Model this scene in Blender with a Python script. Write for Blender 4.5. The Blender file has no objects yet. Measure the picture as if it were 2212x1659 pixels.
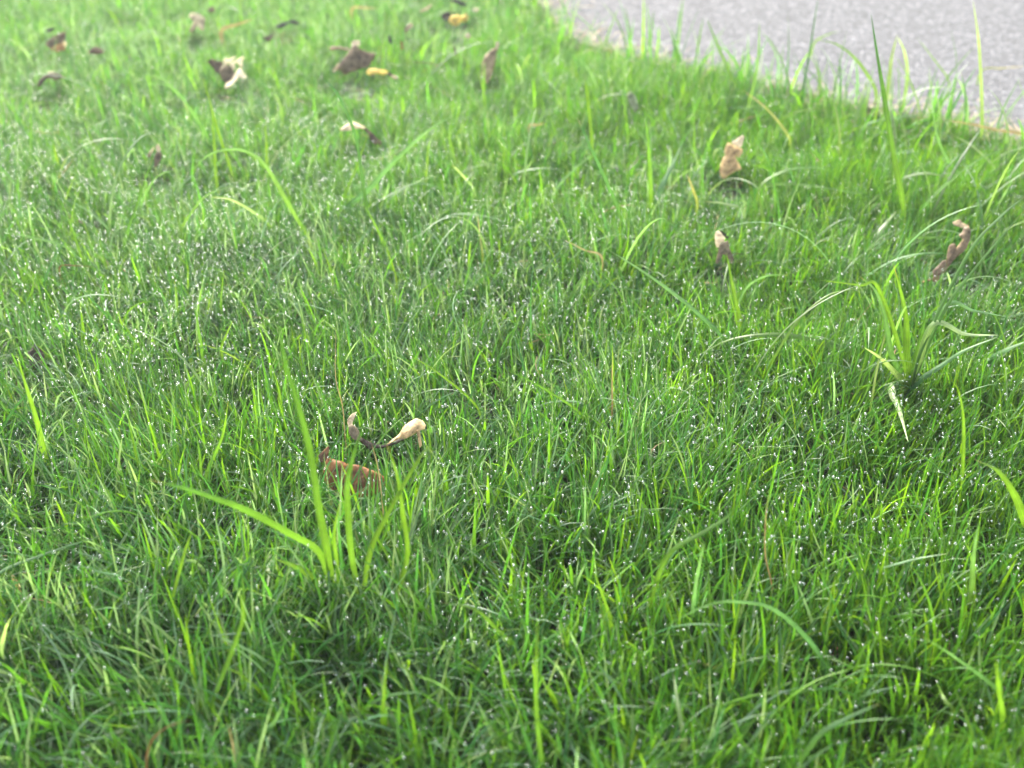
import bpy, bmesh, math, random
import numpy as np
R = math.radians
sc = bpy.context.scene
C = sc.collection
rng = np.random.default_rng(7)
random.seed(7)

# ------------------------------------------------------------------ camera
CAM_H, PITCH, VFOV = 0.50, 36.0, 40.0
DW, DH = 2212.0, 1659.0                      # reading frame used for placing things
TV = math.tan(R(VFOV / 2)); TH = TV * 4 / 3
cd = bpy.data.cameras.new('camera'); cam = bpy.data.objects.new('camera', cd); C.objects.link(cam)
cd.sensor_width = 36; cd.sensor_fit = 'HORIZONTAL'; cd.lens = 18 / TH
cd.clip_start = 0.01; cd.clip_end = 500
cam.location = (0, 0, CAM_H); cam.rotation_euler = (R(90 - PITCH), 0, 0)
cd.dof.use_dof = True; cd.dof.focus_distance = 0.74; cd.dof.aperture_fstop = 5.6
cd.dof.aperture_blades = 0
sc.camera = cam

# ------------------------------------------------------------------ light
SUN_EL, SUN_AZ = 36.0, -22.0                # behind the lawn, a little to the left
w = bpy.data.worlds.new('World'); sc.world = w; w.use_nodes = True
nt = w.node_tree; bg = nt.nodes['Background']
sky = nt.nodes.new('ShaderNodeTexSky'); sky.sky_type = 'NISHITA'; sky.sun_disc = False
sky.sun_elevation = R(SUN_EL); sky.sun_rotation = R(SUN_AZ)
sky.air_density = 1.0; sky.dust_density = 6.0; sky.ozone_density = 1.0
hs = nt.nodes.new('ShaderNodeHueSaturation'); hs.inputs['Saturation'].default_value = .62
nt.links.new(sky.outputs[0], hs.inputs['Color']); nt.links.new(hs.outputs[0], bg.inputs[0]); bg.inputs[1].default_value = 0.15
ld = bpy.data.lights.new('sun', 'SUN'); sun = bpy.data.objects.new('sun', ld); C.objects.link(sun)
ld.energy = 1.0; ld.angle = R(32); ld.color = (1.0, 0.99, 0.965)
el, az = R(SUN_EL), R(SUN_AZ)
from mathutils import Vector
sdir = Vector((math.sin(az) * math.cos(el), math.cos(az) * math.cos(el), math.sin(el)))
sun.rotation_euler = sdir.to_track_quat('Z', 'Y').to_euler()
sc.view_settings.view_transform = 'Standard'; sc.view_settings.look = 'None'
sc.view_settings.exposure = 2.2; sc.view_settings.gamma = 1
sc.cycles.max_bounces = 8; sc.cycles.transmission_bounces = 6; sc.cycles.diffuse_bounces = 6
sc.cycles.glossy_bounces = 3; sc.cycles.sample_clamp_indirect = 6

HAZE = 0.017
# ------------------------------------------------------------------ placing
cp, sp = math.cos(R(PITCH)), math.sin(R(PITCH))
def ray(px, py):
    x = (px / DW * 2 - 1) * TH; y = (1 - py / DH * 2) * TV
    return np.array([x, cp + y * sp, -sp + y * cp])
EYE = np.array([0, 0, CAM_H])
def gp(px, py, z=0.0):                        # point at height z
    d = ray(px, py); return EYE + d * ((z - CAM_H) / d[2])
def vp(px, py, y):                            # point at distance y
    d = ray(px, py); return EYE + d * (y / d[1])

# ------------------------------------------------------------------ helpers
def link_mesh(name, verts, faces, mat, parent=None, smooth=True, col=None):
    me = bpy.data.meshes.new(name)
    verts = np.asarray(verts, dtype=np.float32); n = len(verts)
    if isinstance(faces, np.ndarray):
        k = faces.shape[1]; nf = len(faces)
        me.vertices.add(n); me.vertices.foreach_set('co', verts.ravel())
        me.loops.add(nf * k); me.loops.foreach_set('vertex_index', faces.astype(np.int32).ravel())
        me.polygons.add(nf); me.polygons.foreach_set('loop_start', np.arange(0, nf * k, k, dtype=np.int32))
        me.update(calc_edges=True)
    else:
        me.from_pydata(verts.tolist(), [], faces)
    if smooth: me.polygons.foreach_set('use_smooth', np.ones(len(me.polygons), dtype=bool))
    if col is not None:
        a = me.color_attributes.new('tint', 'FLOAT_COLOR', 'POINT')
        c4 = np.ones((n, 4), dtype=np.float32); c4[:, :3] = col; a.data.foreach_set('color', c4.ravel())
    me.materials.append(mat)
    o = bpy.data.objects.new(name, me); C.objects.link(o)
    if parent: o.parent = parent
    return o
def tag(o, label=None, cat=None, group=None, kind=None):
    if label: o['label'] = label
    if cat: o['category'] = cat
    if group: o['group'] = group
    if kind: o['kind'] = kind
    return o
def vnoise(x, y, seed=0):
    r = np.random.default_rng(seed); T = r.random((64, 64))
    xi = np.floor(x).astype(int); yi = np.floor(y).astype(int); fx = x - xi; fy = y - yi
    fx = fx * fx * (3 - 2 * fx); fy = fy * fy * (3 - 2 * fy)
    g = lambda a, b: T[a % 64, b % 64]
    return (g(xi, yi) * (1 - fx) + g(xi + 1, yi) * fx) * (1 - fy) + (g(xi, yi + 1) * (1 - fx) + g(xi + 1, yi + 1) * fx) * fy
def mat_new(name):
    m = bpy.data.materials.new(name); m.use_nodes = True
    n = m.node_tree; return m, n, n.nodes['Principled BSDF'], n.nodes['Material Output']

# ------------------------------------------------------------------ materials
def grass_mat(name, rough, spec, trans, boost):
    m, n, b, out = mat_new(name)
    at = n.nodes.new('ShaderNodeAttribute'); at.attribute_name = 'tint'
    b.inputs['Roughness'].default_value = rough; b.inputs['Specular IOR Level'].default_value = spec
    nz = n.nodes.new('ShaderNodeTexNoise'); nz.inputs['Scale'].default_value = 260; nz.inputs['Detail'].default_value = 2
    tc = n.nodes.new('ShaderNodeTexCoord'); n.links.new(tc.outputs['Object'], nz.inputs['Vector'])
    mr = n.nodes.new('ShaderNodeMapRange'); mr.inputs['To Min'].default_value = 0.75; mr.inputs['To Max'].default_value = 1.25
    n.links.new(nz.outputs[0], mr.inputs['Value'])
    mul = n.nodes.new('ShaderNodeVectorMath'); mul.operation = 'SCALE'
    n.links.new(at.outputs['Color'], mul.inputs[0]); n.links.new(mr.outputs[0], mul.inputs['Scale'])
    n.links.new(mul.outputs[0], b.inputs['Base Color'])
    tr = n.nodes.new('ShaderNodeBsdfTranslucent')
    tm = n.nodes.new('ShaderNodeVectorMath'); tm.operation = 'MULTIPLY'; tm.inputs[1].default_value = boost
    n.links.new(mul.outputs[0], tm.inputs[0]); n.links.new(tm.outputs[0], tr.inputs['Color'])
    mx = n.nodes.new('ShaderNodeMixShader'); mx.inputs[0].default_value = trans
    n.links.new(b.outputs[0], mx.inputs[1]); n.links.new(tr.outputs[0], mx.inputs[2])
    n.links.new(mx.outputs[0], out.inputs['Surface'])
    return m
M_GRASS = grass_mat('wet_grass', 0.36, 0.6, 0.45, (2.2, 1.9, 0.9))
M_BLADE = grass_mat('coarse_grass', 0.36, 0.5, 0.36, (1.5, 1.6, 0.8))
M_STRAW = grass_mat('dry_straw', 0.6, 0.3, 0.2, (1.2, 1.1, 0.9))

m, n, b, out = mat_new('dew_water'); M_DEW = m
n.nodes.remove(b); g = n.nodes.new('ShaderNodeBsdfGlass'); g.inputs['IOR'].default_value = 1.45
g.inputs['Roughness'].default_value = 0.0; g.inputs['Color'].default_value = (1, 1, 1, 1)
gl = n.nodes.new('ShaderNodeBsdfGlossy'); gl.inputs['Roughness'].default_value = .12
mx = n.nodes.new('ShaderNodeMixShader'); mx.inputs[0].default_value = .22
n.links.new(g.outputs[0], mx.inputs[1]); n.links.new(gl.outputs[0], mx.inputs[2]); n.links.new(mx.outputs[0], out.inputs['Surface'])

m, n, b, out = mat_new('dark_soil'); M_SOIL = m
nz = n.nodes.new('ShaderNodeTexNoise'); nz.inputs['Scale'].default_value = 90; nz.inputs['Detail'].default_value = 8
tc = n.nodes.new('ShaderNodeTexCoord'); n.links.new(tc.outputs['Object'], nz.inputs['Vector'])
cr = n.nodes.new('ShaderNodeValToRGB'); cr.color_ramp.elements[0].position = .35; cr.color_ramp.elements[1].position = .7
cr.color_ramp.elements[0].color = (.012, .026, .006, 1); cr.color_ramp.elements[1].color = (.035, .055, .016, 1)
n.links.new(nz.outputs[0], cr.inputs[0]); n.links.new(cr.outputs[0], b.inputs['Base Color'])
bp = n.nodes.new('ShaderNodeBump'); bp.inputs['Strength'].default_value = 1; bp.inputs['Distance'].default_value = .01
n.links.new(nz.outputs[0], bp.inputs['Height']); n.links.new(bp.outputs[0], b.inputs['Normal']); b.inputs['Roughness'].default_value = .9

m, n, b, out = mat_new('asphalt'); M_ROAD = m
tc = n.nodes.new('ShaderNodeTexCoord')
vo = n.nodes.new('ShaderNodeTexVoronoi'); vo.inputs['Scale'].default_value = 250
nz = n.nodes.new('ShaderNodeTexNoise'); nz.inputs['Scale'].default_value = 60; nz.inputs['Detail'].default_value = 6
for q in (vo, nz): n.links.new(tc.outputs['Object'], q.inputs['Vector'])
sepc = n.nodes.new('ShaderNodeSeparateColor'); n.links.new(vo.outputs['Color'], sepc.inputs[0])
cr = n.nodes.new('ShaderNodeValToRGB'); e = cr.color_ramp.elements
e[0].position = 0; e[0].color = (.095, .097, .10, 1); e[1].position = 1; e[1].color = (.25, .256, .265, 1)
q = cr.color_ramp.elements.new(.55); q.color = (.125, .127, .13, 1)
q = cr.color_ramp.elements.new(.85); q.color = (.155, .158, .163, 1)
n.links.new(sepc.outputs[0], cr.inputs[0])
mr = n.nodes.new('ShaderNodeMapRange'); mr.inputs['From Min'].default_value = .3; mr.inputs['From Max'].default_value = .7
mr.inputs['To Min'].default_value = .88; mr.inputs['To Max'].default_value = 1.1; n.links.new(nz.outputs[0], mr.inputs['Value'])
mul = n.nodes.new('ShaderNodeVectorMath'); mul.operation = 'SCALE'
n.links.new(cr.outputs[0], mul.inputs[0]); n.links.new(mr.outputs[0], mul.inputs['Scale']); n.links.new(mul.outputs[0], b.inputs['Base Color'])
bp = n.nodes.new('ShaderNodeBump'); bp.inputs['Strength'].default_value = .9; bp.inputs['Distance'].default_value = .003; bp.invert = True
n.links.new(vo.outputs['Distance'], bp.inputs['Height']); n.links.new(bp.outputs[0], b.inputs['Normal']); b.inputs['Roughness'].default_value = .95; b.inputs['Specular IOR Level'].default_value = .15

def leaf_mat(name, c1, c2, c3, trans=.2, rough=.5):
    m, n, b, out = mat_new(name)
    tc = n.nodes.new('ShaderNodeTexCoord')
    nz = n.nodes.new('ShaderNodeTexNoise'); nz.inputs['Scale'].default_value = 140; nz.inputs['Detail'].default_value = 9; nz.inputs['Roughness'].default_value = .65
    n.links.new(tc.outputs['Object'], nz.inputs['Vector'])
    cr = n.nodes.new('ShaderNodeValToRGB'); e = cr.color_ramp.elements
    e[0].position = .36; e[0].color = (*c1, 1); e[1].position = .66; e[1].color = (*c3, 1); q = e.new(.5); q.color = (*c2, 1)
    n.links.new(nz.outputs[0], cr.inputs[0])
    at = n.nodes.new('ShaderNodeAttribute'); at.attribute_name = 'tint'
    mul = n.nodes.new('ShaderNodeVectorMath'); mul.operation = 'MULTIPLY'
    n.links.new(cr.outputs[0], mul.inputs[0]); n.links.new(at.outputs['Color'], mul.inputs[1])
    n.links.new(mul.outputs[0], b.inputs['Base Color']); b.inputs['Roughness'].default_value = rough
    bp = n.nodes.new('ShaderNodeBump'); bp.inputs['Strength'].default_value = .6; bp.inputs['Distance'].default_value = .002
    n.links.new(nz.outputs[0], bp.inputs['Height']); n.links.new(bp.outputs[0], b.inputs['Normal'])
    tr = n.nodes.new('ShaderNodeBsdfTranslucent'); n.links.new(mul.outputs[0], tr.inputs['Color'])
    mx = n.nodes.new('ShaderNodeMixShader'); mx.inputs[0].default_value = trans
    n.links.new(b.outputs[0], mx.inputs[1]); n.links.new(tr.outputs[0], mx.inputs[2]); n.links.new(mx.outputs[0], out.inputs['Surface'])
    return m
M_LEAF = leaf_mat('dead_leaf', (.32, .27, .22), (.85, .82, .78), (1.3, 1.3, 1.27), .25)

# ------------------------------------------------------------------ ground and road
s = 60
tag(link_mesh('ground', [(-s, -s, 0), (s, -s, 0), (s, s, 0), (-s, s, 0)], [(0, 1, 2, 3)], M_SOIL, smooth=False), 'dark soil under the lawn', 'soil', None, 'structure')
edge_px = [(1020, -160), (1122, -60), (1172, -8), (1250, 66), (1390, 110), (1570, 146), (1730, 190), (1910, 222), (2050, 240), (2140, 268), (2222, 300), (2430, 375)]
edge = [gp(x, y, .026) for x, y in edge_px]
e0 = edge[0] + (edge[0] - edge[2]) * 30; e1 = edge[-1] + (edge[-1] - edge[-3]) * 30
edge = [e0] + edge + [e1]
ex = []                                        # resampled, slightly ragged edge
for i in range(len(edge) - 1):
    k = 30
    for j in range(k):
        p = edge[i] * (1 - j / k) + edge[i + 1] * (j / k); ex.append(p)
ex.append(edge[-1]); ex = np.array(ex)[:, :2]
exr = ex + rng.normal(0, .0025, ex.shape)
far = np.array([[60, 140], [140, 60]])
ring = [(x, y) for x, y in exr] + [(59, e1[1]), (59, 59), (e0[0], 59)]
tag(link_mesh('road', [(x, y, .010) for x, y in ring], [tuple(range(len(ring)))], M_ROAD, smooth=False), 'pale grey asphalt road beyond the lawn edge', 'road', None, 'structure')

def road_dist(x, y):                            # signed distance to the road edge, positive on the lawn
    P = np.stack([x, y], -1); best = np.full(len(x), 1e9); side = np.zeros(len(x))
    E = np.array(edge)[:, :2]
    for i in range(len(E) - 1):
        A, B = E[i], E[i + 1]; d = B - A; L2 = d @ d
        t = np.clip(((P - A) @ d) / L2, 0, 1); q = A + t[:, None] * d; v = P - q
        dist = np.hypot(v[:, 0], v[:, 1]); s_ = d[0] * v[:, 1] - d[1] * v[:, 0]
        upd = dist < best; best[upd] = dist[upd]; side[upd] = s_[upd]
    return np.where(side > 0, -best, best)

# ------------------------------------------------------------------ lawn
def blades(base, L, W, az, th0, curv, face, tint, K=6, wob=None, root=(.75, .80, .45), fold=.22):
    N = len(L); t = np.linspace(0, 1, K + 1)
    P = np.zeros((N, K + 1, 3)); P[:, 0] = base
    az_t = az[:, None] + (wob[:, None] if wob is not None else 0) * t[None]
    th = th0[:, None] + curv[:, None] * t[None] ** 1.4
    d = np.stack([np.sin(th) * np.cos(az_t), np.sin(th) * np.sin(az_t), np.cos(th)], -1)
    for k in range(K): P[:, k + 1] = P[:, k] + (d[:, k] + d[:, k + 1]) / 2 * (L / K)[:, None]
    P[..., 2] = np.maximum(P[..., 2], .002)
    hs = np.stack([-np.sin(az_t), np.cos(az_t), np.zeros_like(az_t)], -1)
    nrm = np.cross(d, hs)
    f = face[:, None, None] * (0.3 + 0.7 * t[None, :, None])
    side = hs * np.cos(f) + nrm * np.sin(f); n2 = np.cross(d, side)
    prof = np.clip(np.minimum(1, .55 + 2.2 * t) * (1 - t ** 2.6) ** .8, 0.02, 1)
    hw = (W / 2)[:, None] * prof[None]
    V = np.stack([P - side * hw[..., None], P + n2 * (hw * fold * 2)[..., None], P + side * hw[..., None]], 2)   # N,K+1,3,3
    idx = np.arange(N * (K + 1) * 3).reshape(N, K + 1, 3)
    F = []
    for c in (0, 1):
        F.append(np.stack([idx[:, :-1, c], idx[:, :-1, c + 1], idx[:, 1:, c + 1], idx[:, 1:, c]], -1).reshape(-1, 4))
    rootc = np.array(root)
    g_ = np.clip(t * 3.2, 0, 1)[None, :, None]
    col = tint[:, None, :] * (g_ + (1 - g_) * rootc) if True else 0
    col = np.repeat(col[:, :, None, :], 3, 2)
    return V.reshape(-1, 3), np.concatenate(F), col.reshape(-1, 3), P, d

XMIN, XMAX, YMIN, YMAX = -1.5, 1.5, -.05, 3.2
def scatter(n, pad=.0, keep_edge=True):
    n = int(n * 1.173); x = rng.uniform(XMIN, XMAX, n); y = rng.uniform(YMIN, YMAX, n)
    half = (.15 + np.maximum(y, .12) * .56)                        # camera fan plus a margin for a side step
    ok = (np.abs(x) < half) | ((np.abs(x) < half + .2) & (rng.random(n) < .5))
    ok &= (y > .12) | (rng.random(n) < .5)
    pr = np.where(y < 1.95, 1.0, .45); ok &= rng.random(n) < pr
    x, y = x[ok], y[ok]
    rd = road_dist(x, y)
    ok = rd > rng.uniform(-.016, .008, len(x)) * (1 if keep_edge else 0) + pad
    return x[ok], y[ok], rd[ok]

TINTS = np.array([[.048, .148, .016], [.070, .175, .012], [.038, .130, .036], [.12, .21, .13], [.092, .20, .010], [.030, .098, .012]]) * np.array([.97, 1.04, .92])  # the pale fourth tint is bluish sky sheen put into blade colour
def pick_tint(x, y, blueish):
    N = len(x)
    p = np.stack([np.full(N, .30), .22 * (1.35 - blueish), .10 + .25 * blueish, .03 + .55 * blueish ** 1.5, .11 * (1.4 - blueish), np.full(N, .14)], -1)
    p /= p.sum(1, keepdims=True); c = p.cumsum(1); r = rng.random((N, 1)); k = (r > c).sum(1).clip(0, 5)
    t = TINTS[k] * rng.uniform(.75, 1.3, (N, 1)) * (1 + .22 * np.clip((y - .8) / .8, 0, 1))[:, None]; t *= rng.uniform(.92, 1.08, (N, 3))  # far blades lightened: haze brightening put into their colour
    return t
allV, allF, allC, off = [], [], [], 0
TIPS = []
def add(V, F, Cc):
    global off
    allV.append(V); allF.append(F + off); allC.append(Cc); off += len(V)

PRESS = [(495,165,.035), (765,140,.045), (122,95,.03), (110,175,.028), (425,55,.03), (460,18,.02), (620,52,.03), (985,42,.035), (990,10,.03), (780,295,.032), (1583,350,.03),
         (1563,545,.024), (2060,550,.034), (75,790,.020), (780,1010,.02), (840,945,.022), (333,340,.024), (1057,145,.03), (815,158,.026), (730,108,.022), (210,108,.022), (920,22,.02), (1028,24,.015), (1010,78,.015), (885,62,.018), (105,65,.018), (1743,285,.018)]
PC = [(gp(a_, b_ + 14, .03), c_) for a_, b_, c_ in PRESS]
def pressed(X, Y):
    f = np.ones(len(X))
    for c, rr in PC:
        d = np.hypot(X - c[0], (Y - c[1] + rr * .35) * .8); f = np.minimum(f, np.clip(.30 + .7 * (d / rr - .45) / .75, .30, 1))
    return f
x, y, rd = scatter(250000)
nB = 3
X = np.repeat(x, nB) + rng.normal(0, .0022, len(x) * nB); Y = np.repeat(y, nB) + rng.normal(0, .0022, len(x) * nB); RD = np.repeat(rd, nB)
N = len(X); print('lawn blades', N)
nh = vnoise(X * 9 + 3, Y * 9, 1); nh2 = vnoise(X * 24, Y * 24, 2); nb = vnoise(X * 5 + 11, Y * 5 + 7, 3)
blue = np.clip(nb * .9 + np.clip(-X * 1.1 + .12, -.35, .5), 0, 1)  # leans bluish tints, painted sheen among them, towards the left
hgt = .026 + .026 * nh + .011 * nh2
hgt *= 1 - .28 * np.clip((Y - .8) / .8, 0, 1)
hgt *= 1.0 + (.45 + .3 * (X > 0)) * np.clip(.85 - Y, 0, .6)
hgt *= np.clip(.85 + RD * 3, .85, 1.05)
dist_far = np.clip((Y - .5) / 1.4, 0, 1)
L = hgt * rng.uniform(.55, 1.25, N) * pressed(X, Y)
W = rng.uniform(.0008, .0018, N) * (1 + .8 * np.clip(.85 - Y, 0, 1)) 
az_c = vnoise(X * 14, Y * 14, 5) * 4 * math.pi
az = az_c + rng.normal(0, 1.4, N)
th0 = np.abs(rng.normal(0, .30, N)) * (1 + .5 * blue); curv = np.abs(rng.normal(.38, .48, N)) * (1 + .5 * blue)
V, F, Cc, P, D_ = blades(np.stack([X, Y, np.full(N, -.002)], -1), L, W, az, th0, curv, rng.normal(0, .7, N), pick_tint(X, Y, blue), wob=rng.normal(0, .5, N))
add(V, F, Cc); TIPS.append((P, D_, blue, W))
# longer, lazier blades lying over the top
x, y, rd = scatter(13000); k = pressed(x, y) > .9; x, y, rd = x[k], y[k], rd[k]; N = len(x)
nb = vnoise(x * 5 + 11, y * 5 + 7, 3); blue = np.clip(nb * .9 + np.clip(-x * .9 + .15, -.3, .45), 0, 1)
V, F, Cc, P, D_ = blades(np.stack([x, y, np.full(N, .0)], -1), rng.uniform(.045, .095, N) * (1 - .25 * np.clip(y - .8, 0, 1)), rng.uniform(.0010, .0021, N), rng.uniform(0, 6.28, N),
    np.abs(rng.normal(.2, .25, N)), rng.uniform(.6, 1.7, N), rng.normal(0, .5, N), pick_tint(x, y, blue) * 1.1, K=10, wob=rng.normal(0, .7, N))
add(V, F, Cc); TIPS.append((P, D_, blue, np.full(N, .002)))
# pale arching blades, thickest on the right and near the road
x, y, rd = scatter(9000); k = (rng.random(len(x)) < np.clip(.05 + .5 * (x - .1), .05, .22) * np.clip(y * 1.3, .3, 1)) & (pressed(x, y) > .9) & (y > .58); x, y, rd = x[k], y[k], rd[k]; N = len(x)
V, F, Cc, P, D_ = blades(np.stack([x, y, np.full(N, .0)], -1), rng.uniform(.08, .17, N), rng.uniform(.0018, .0036, N), rng.uniform(0, 6.28, N),
    np.abs(rng.normal(.15, .2, N)), rng.uniform(.9, 1.9, N), rng.normal(0, .4, N), np.array([[.12, .23, .09]]) * rng.uniform(.6, 1.2, (N, 1)) * rng.uniform(.85, 1.15, (N, 3)), K=14, wob=rng.normal(0, .4, N))
add(V, F, Cc); TIPS.append((P, D_, np.zeros(N), np.full(N, .002)))
# upright coarser blades
x, y, rd = scatter(3600); k = pressed(x, y) > .9; x, y, rd = x[k], y[k], rd[k]; N = len(x)
blue = np.zeros(N)
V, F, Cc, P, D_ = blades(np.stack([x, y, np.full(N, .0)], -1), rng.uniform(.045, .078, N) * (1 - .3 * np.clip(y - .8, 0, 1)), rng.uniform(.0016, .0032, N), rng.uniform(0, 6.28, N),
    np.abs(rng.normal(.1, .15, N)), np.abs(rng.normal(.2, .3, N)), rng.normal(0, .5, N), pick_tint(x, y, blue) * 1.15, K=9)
add(V, F, Cc); TIPS.append((P, D_, blue, np.full(N, .003)))
# taller fringe along the road edge
x, y, rd = scatter(90000); k = (rd < .10) & (rng.random(len(x)) < (.10 + .26 * (x > .15)) * np.clip(1.3 - rd * 12, .25, 1)); x, y, rd = x[k], y[k], rd[k]; N = len(x)
V, F, Cc, P, D_ = blades(np.stack([x, y, np.full(N, .0)], -1), rng.uniform(.04, .115, N), rng.uniform(.0016, .0038, N), rng.uniform(0, 6.28, N),
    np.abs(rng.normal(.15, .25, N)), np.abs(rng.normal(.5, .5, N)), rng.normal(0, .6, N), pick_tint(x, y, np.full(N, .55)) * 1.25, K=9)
add(V, F, Cc); TIPS.append((P, D_, blue[:0], W))
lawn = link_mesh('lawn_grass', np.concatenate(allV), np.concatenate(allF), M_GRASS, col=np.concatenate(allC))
tag(lawn, 'dense short wet green lawn grass', 'grass', None, 'stuff')

# dry thatch and clippings
x, y, rd = scatter(12000, -.012); N = len(x)
tint = np.where(rng.random((N, 1)) < .5, np.array([[.26, .19, .08]]), np.array([[.10, .15, .03]])) * rng.uniform(.4, 1.4, (N, 1)) * rng.uniform(.85, 1.15, (N, 3))
zb = np.where(rng.random(N) < .018, rng.uniform(.02, .045, N), rng.uniform(.002, .018, N)); zb = np.where(rd < .03, rng.uniform(.003, .012, N), zb)
V, F, Cc, _, _ = blades(np.stack([x, y, zb], -1), rng.uniform(.012, .045, N), rng.uniform(.0008, .0018, N), rng.uniform(0, 6.28, N), rng.normal(1.45, .22, N), rng.normal(0, .3, N), rng.normal(0, .8, N), tint, K=4, wob=rng.normal(0, .8, N), root=(1, 1, 1))
c1 = (V, F, Cc)
# pale clippings strewn along the road's edge
xx = rng.integers(60, len(ex) - 35, 1100); off2 = rng.normal(.002, .024, (1100, 2)); bx = ex[xx] + off2; N = len(bx)
tint = np.array([[.36, .30, .19]]) * rng.uniform(.5, 1.4, (N, 1))
V2, F2, C2, _, _ = blades(np.stack([bx[:, 0], bx[:, 1], rng.uniform(.012, .020, N)], -1), rng.uniform(.008, .03, N), rng.uniform(.001, .0022, N), rng.uniform(0, 6.28, N), rng.normal(1.5, .12, N), rng.normal(0, .2, N), rng.normal(0, .8, N), tint, K=4, root=(1, 1, 1))
V2[:, 2] = np.maximum(V2[:, 2], .0115)
th = link_mesh('dry_clippings', np.concatenate([c1[0], V2]), np.concatenate([c1[1], F2 + len(c1[0])]), M_STRAW, col=np.concatenate([c1[2], C2]))
tag(th, 'dry straw and grass clippings under the lawn and along the road edge', 'straw', None, 'stuff')

# ------------------------------------------------------------------ dew
bm = bmesh.new(); bmesh.ops.create_icosphere(bm, subdivisions=2, radius=1)
IV = np.array([v.co[:] for v in bm.verts]); IF = np.array([[v.index for v in f.verts] for f in bm.faces]); bm.free()
dp, dr = [], []
for gi, (P, D_, blue, Wd) in enumerate(TIPS):
    N, K1 = P.shape[:2]
    yv = P[:, 0, 1]; xv = P[:, 0, 0]
    dens = vnoise(xv * 7 + 5, yv * 7 + 2, 9)
    pr = (.14 + .55 * dens ** 1.3) * np.clip(1.1 - xv * .8, .6, 1.5) * np.clip(.5 + (yv - .35) * 1.0, .4, 1.15) * np.clip(1.65 - yv, .12, 1)
    if gi == 1: pr = pr * 2
    if gi in (2, 4): pr = pr * .5
    k = rng.random(N) < pr
    p = P[k, -1] + np.array([0, 0, -.0003]); r = (.00050 + .0006 * rng.random(k.sum()) ** 2) * np.clip(1.12 - .32 * yv[k], .7, 1) * np.clip(.62 + (yv[k] - .25) * .9, .68, .96); dp.append(p); dr.append(r)
    k = rng.random(N) < pr * .35                     # beads along the blades
    j = rng.integers(K1 // 2, K1 - 1, k.sum()); q = P[k, j]; r = rng.uniform(.0004, .0007, k.sum()); dp.append(q + np.array([0, 0, .0004])); dr.append(r)
dp = np.concatenate(dp); dr = np.concatenate(dr)
k = dp[:, 2] > .018; dp, dr = dp[k], dr[k]
DROPS = (dp, dr)
def drops_mesh(name, p, r):
    sc_ = r[:, None, None] * np.array([1, 1, 1.08])
    Vd = (IV[None] * sc_ + p[:, None]).reshape(-1, 3); Fd = (IF[None] + (np.arange(len(p)) * len(IV))[:, None, None]).reshape(-1, 3)
    return link_mesh(name, Vd, Fd, M_DEW)
print('drops', len(dp))
tag(drops_mesh('dew_drops', dp, dr), 'tiny clear dew drops beading all over the grass tips', 'dew', None, 'stuff')

# ------------------------------------------------------------------ traced coarse blades
def catmull(pts, n):
    pts = np.array(pts); P_ = np.vstack([2 * pts[0] - pts[1], pts, 2 * pts[-1] - pts[-2]]); o = []
    m_ = len(pts) - 1
    for s_ in np.linspace(0, m_, n):
        i = min(int(s_), m_ - 1); t = s_ - i; p0, p1, p2, p3 = P_[i:i + 4]
        o.append(.5 * ((2 * p1) + (-p0 + p2) * t + (2 * p0 - 5 * p1 + 4 * p2 - p3) * t * t + (-p0 + 3 * p1 - 3 * p2 + p3) * t ** 3))
    return np.array(o)
COL = dict(y=(.125, .235, .022), g=(.07, .17, .028), b=(.055, .15, .06), p=(.13, .25, .10), w=(.36, .45, .22), d=(.035, .11, .03), s=(.46, .36, .17), r=(.20, .11, .045))
def trace(pts, lean, z0):
    b0 = gp(pts[0][0], pts[0][1], z0); y0 = b0[1]; out_ = [b0]; n_ = len(pts) - 1
    for i, (px, py) in enumerate(pts[1:], 1):
        p = vp(px, py, y0 + lean * i / n_)
        if p[2] < .03: p = gp(px, py, .03 + .012 * (i / n_))
        out_.append(p)
    if z0 > .012:                                   # carry the foot down into the sward
        foot = b0.copy(); foot[2] = .0; foot[1] += .004; out_ = [foot] + out_
    return out_
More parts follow.
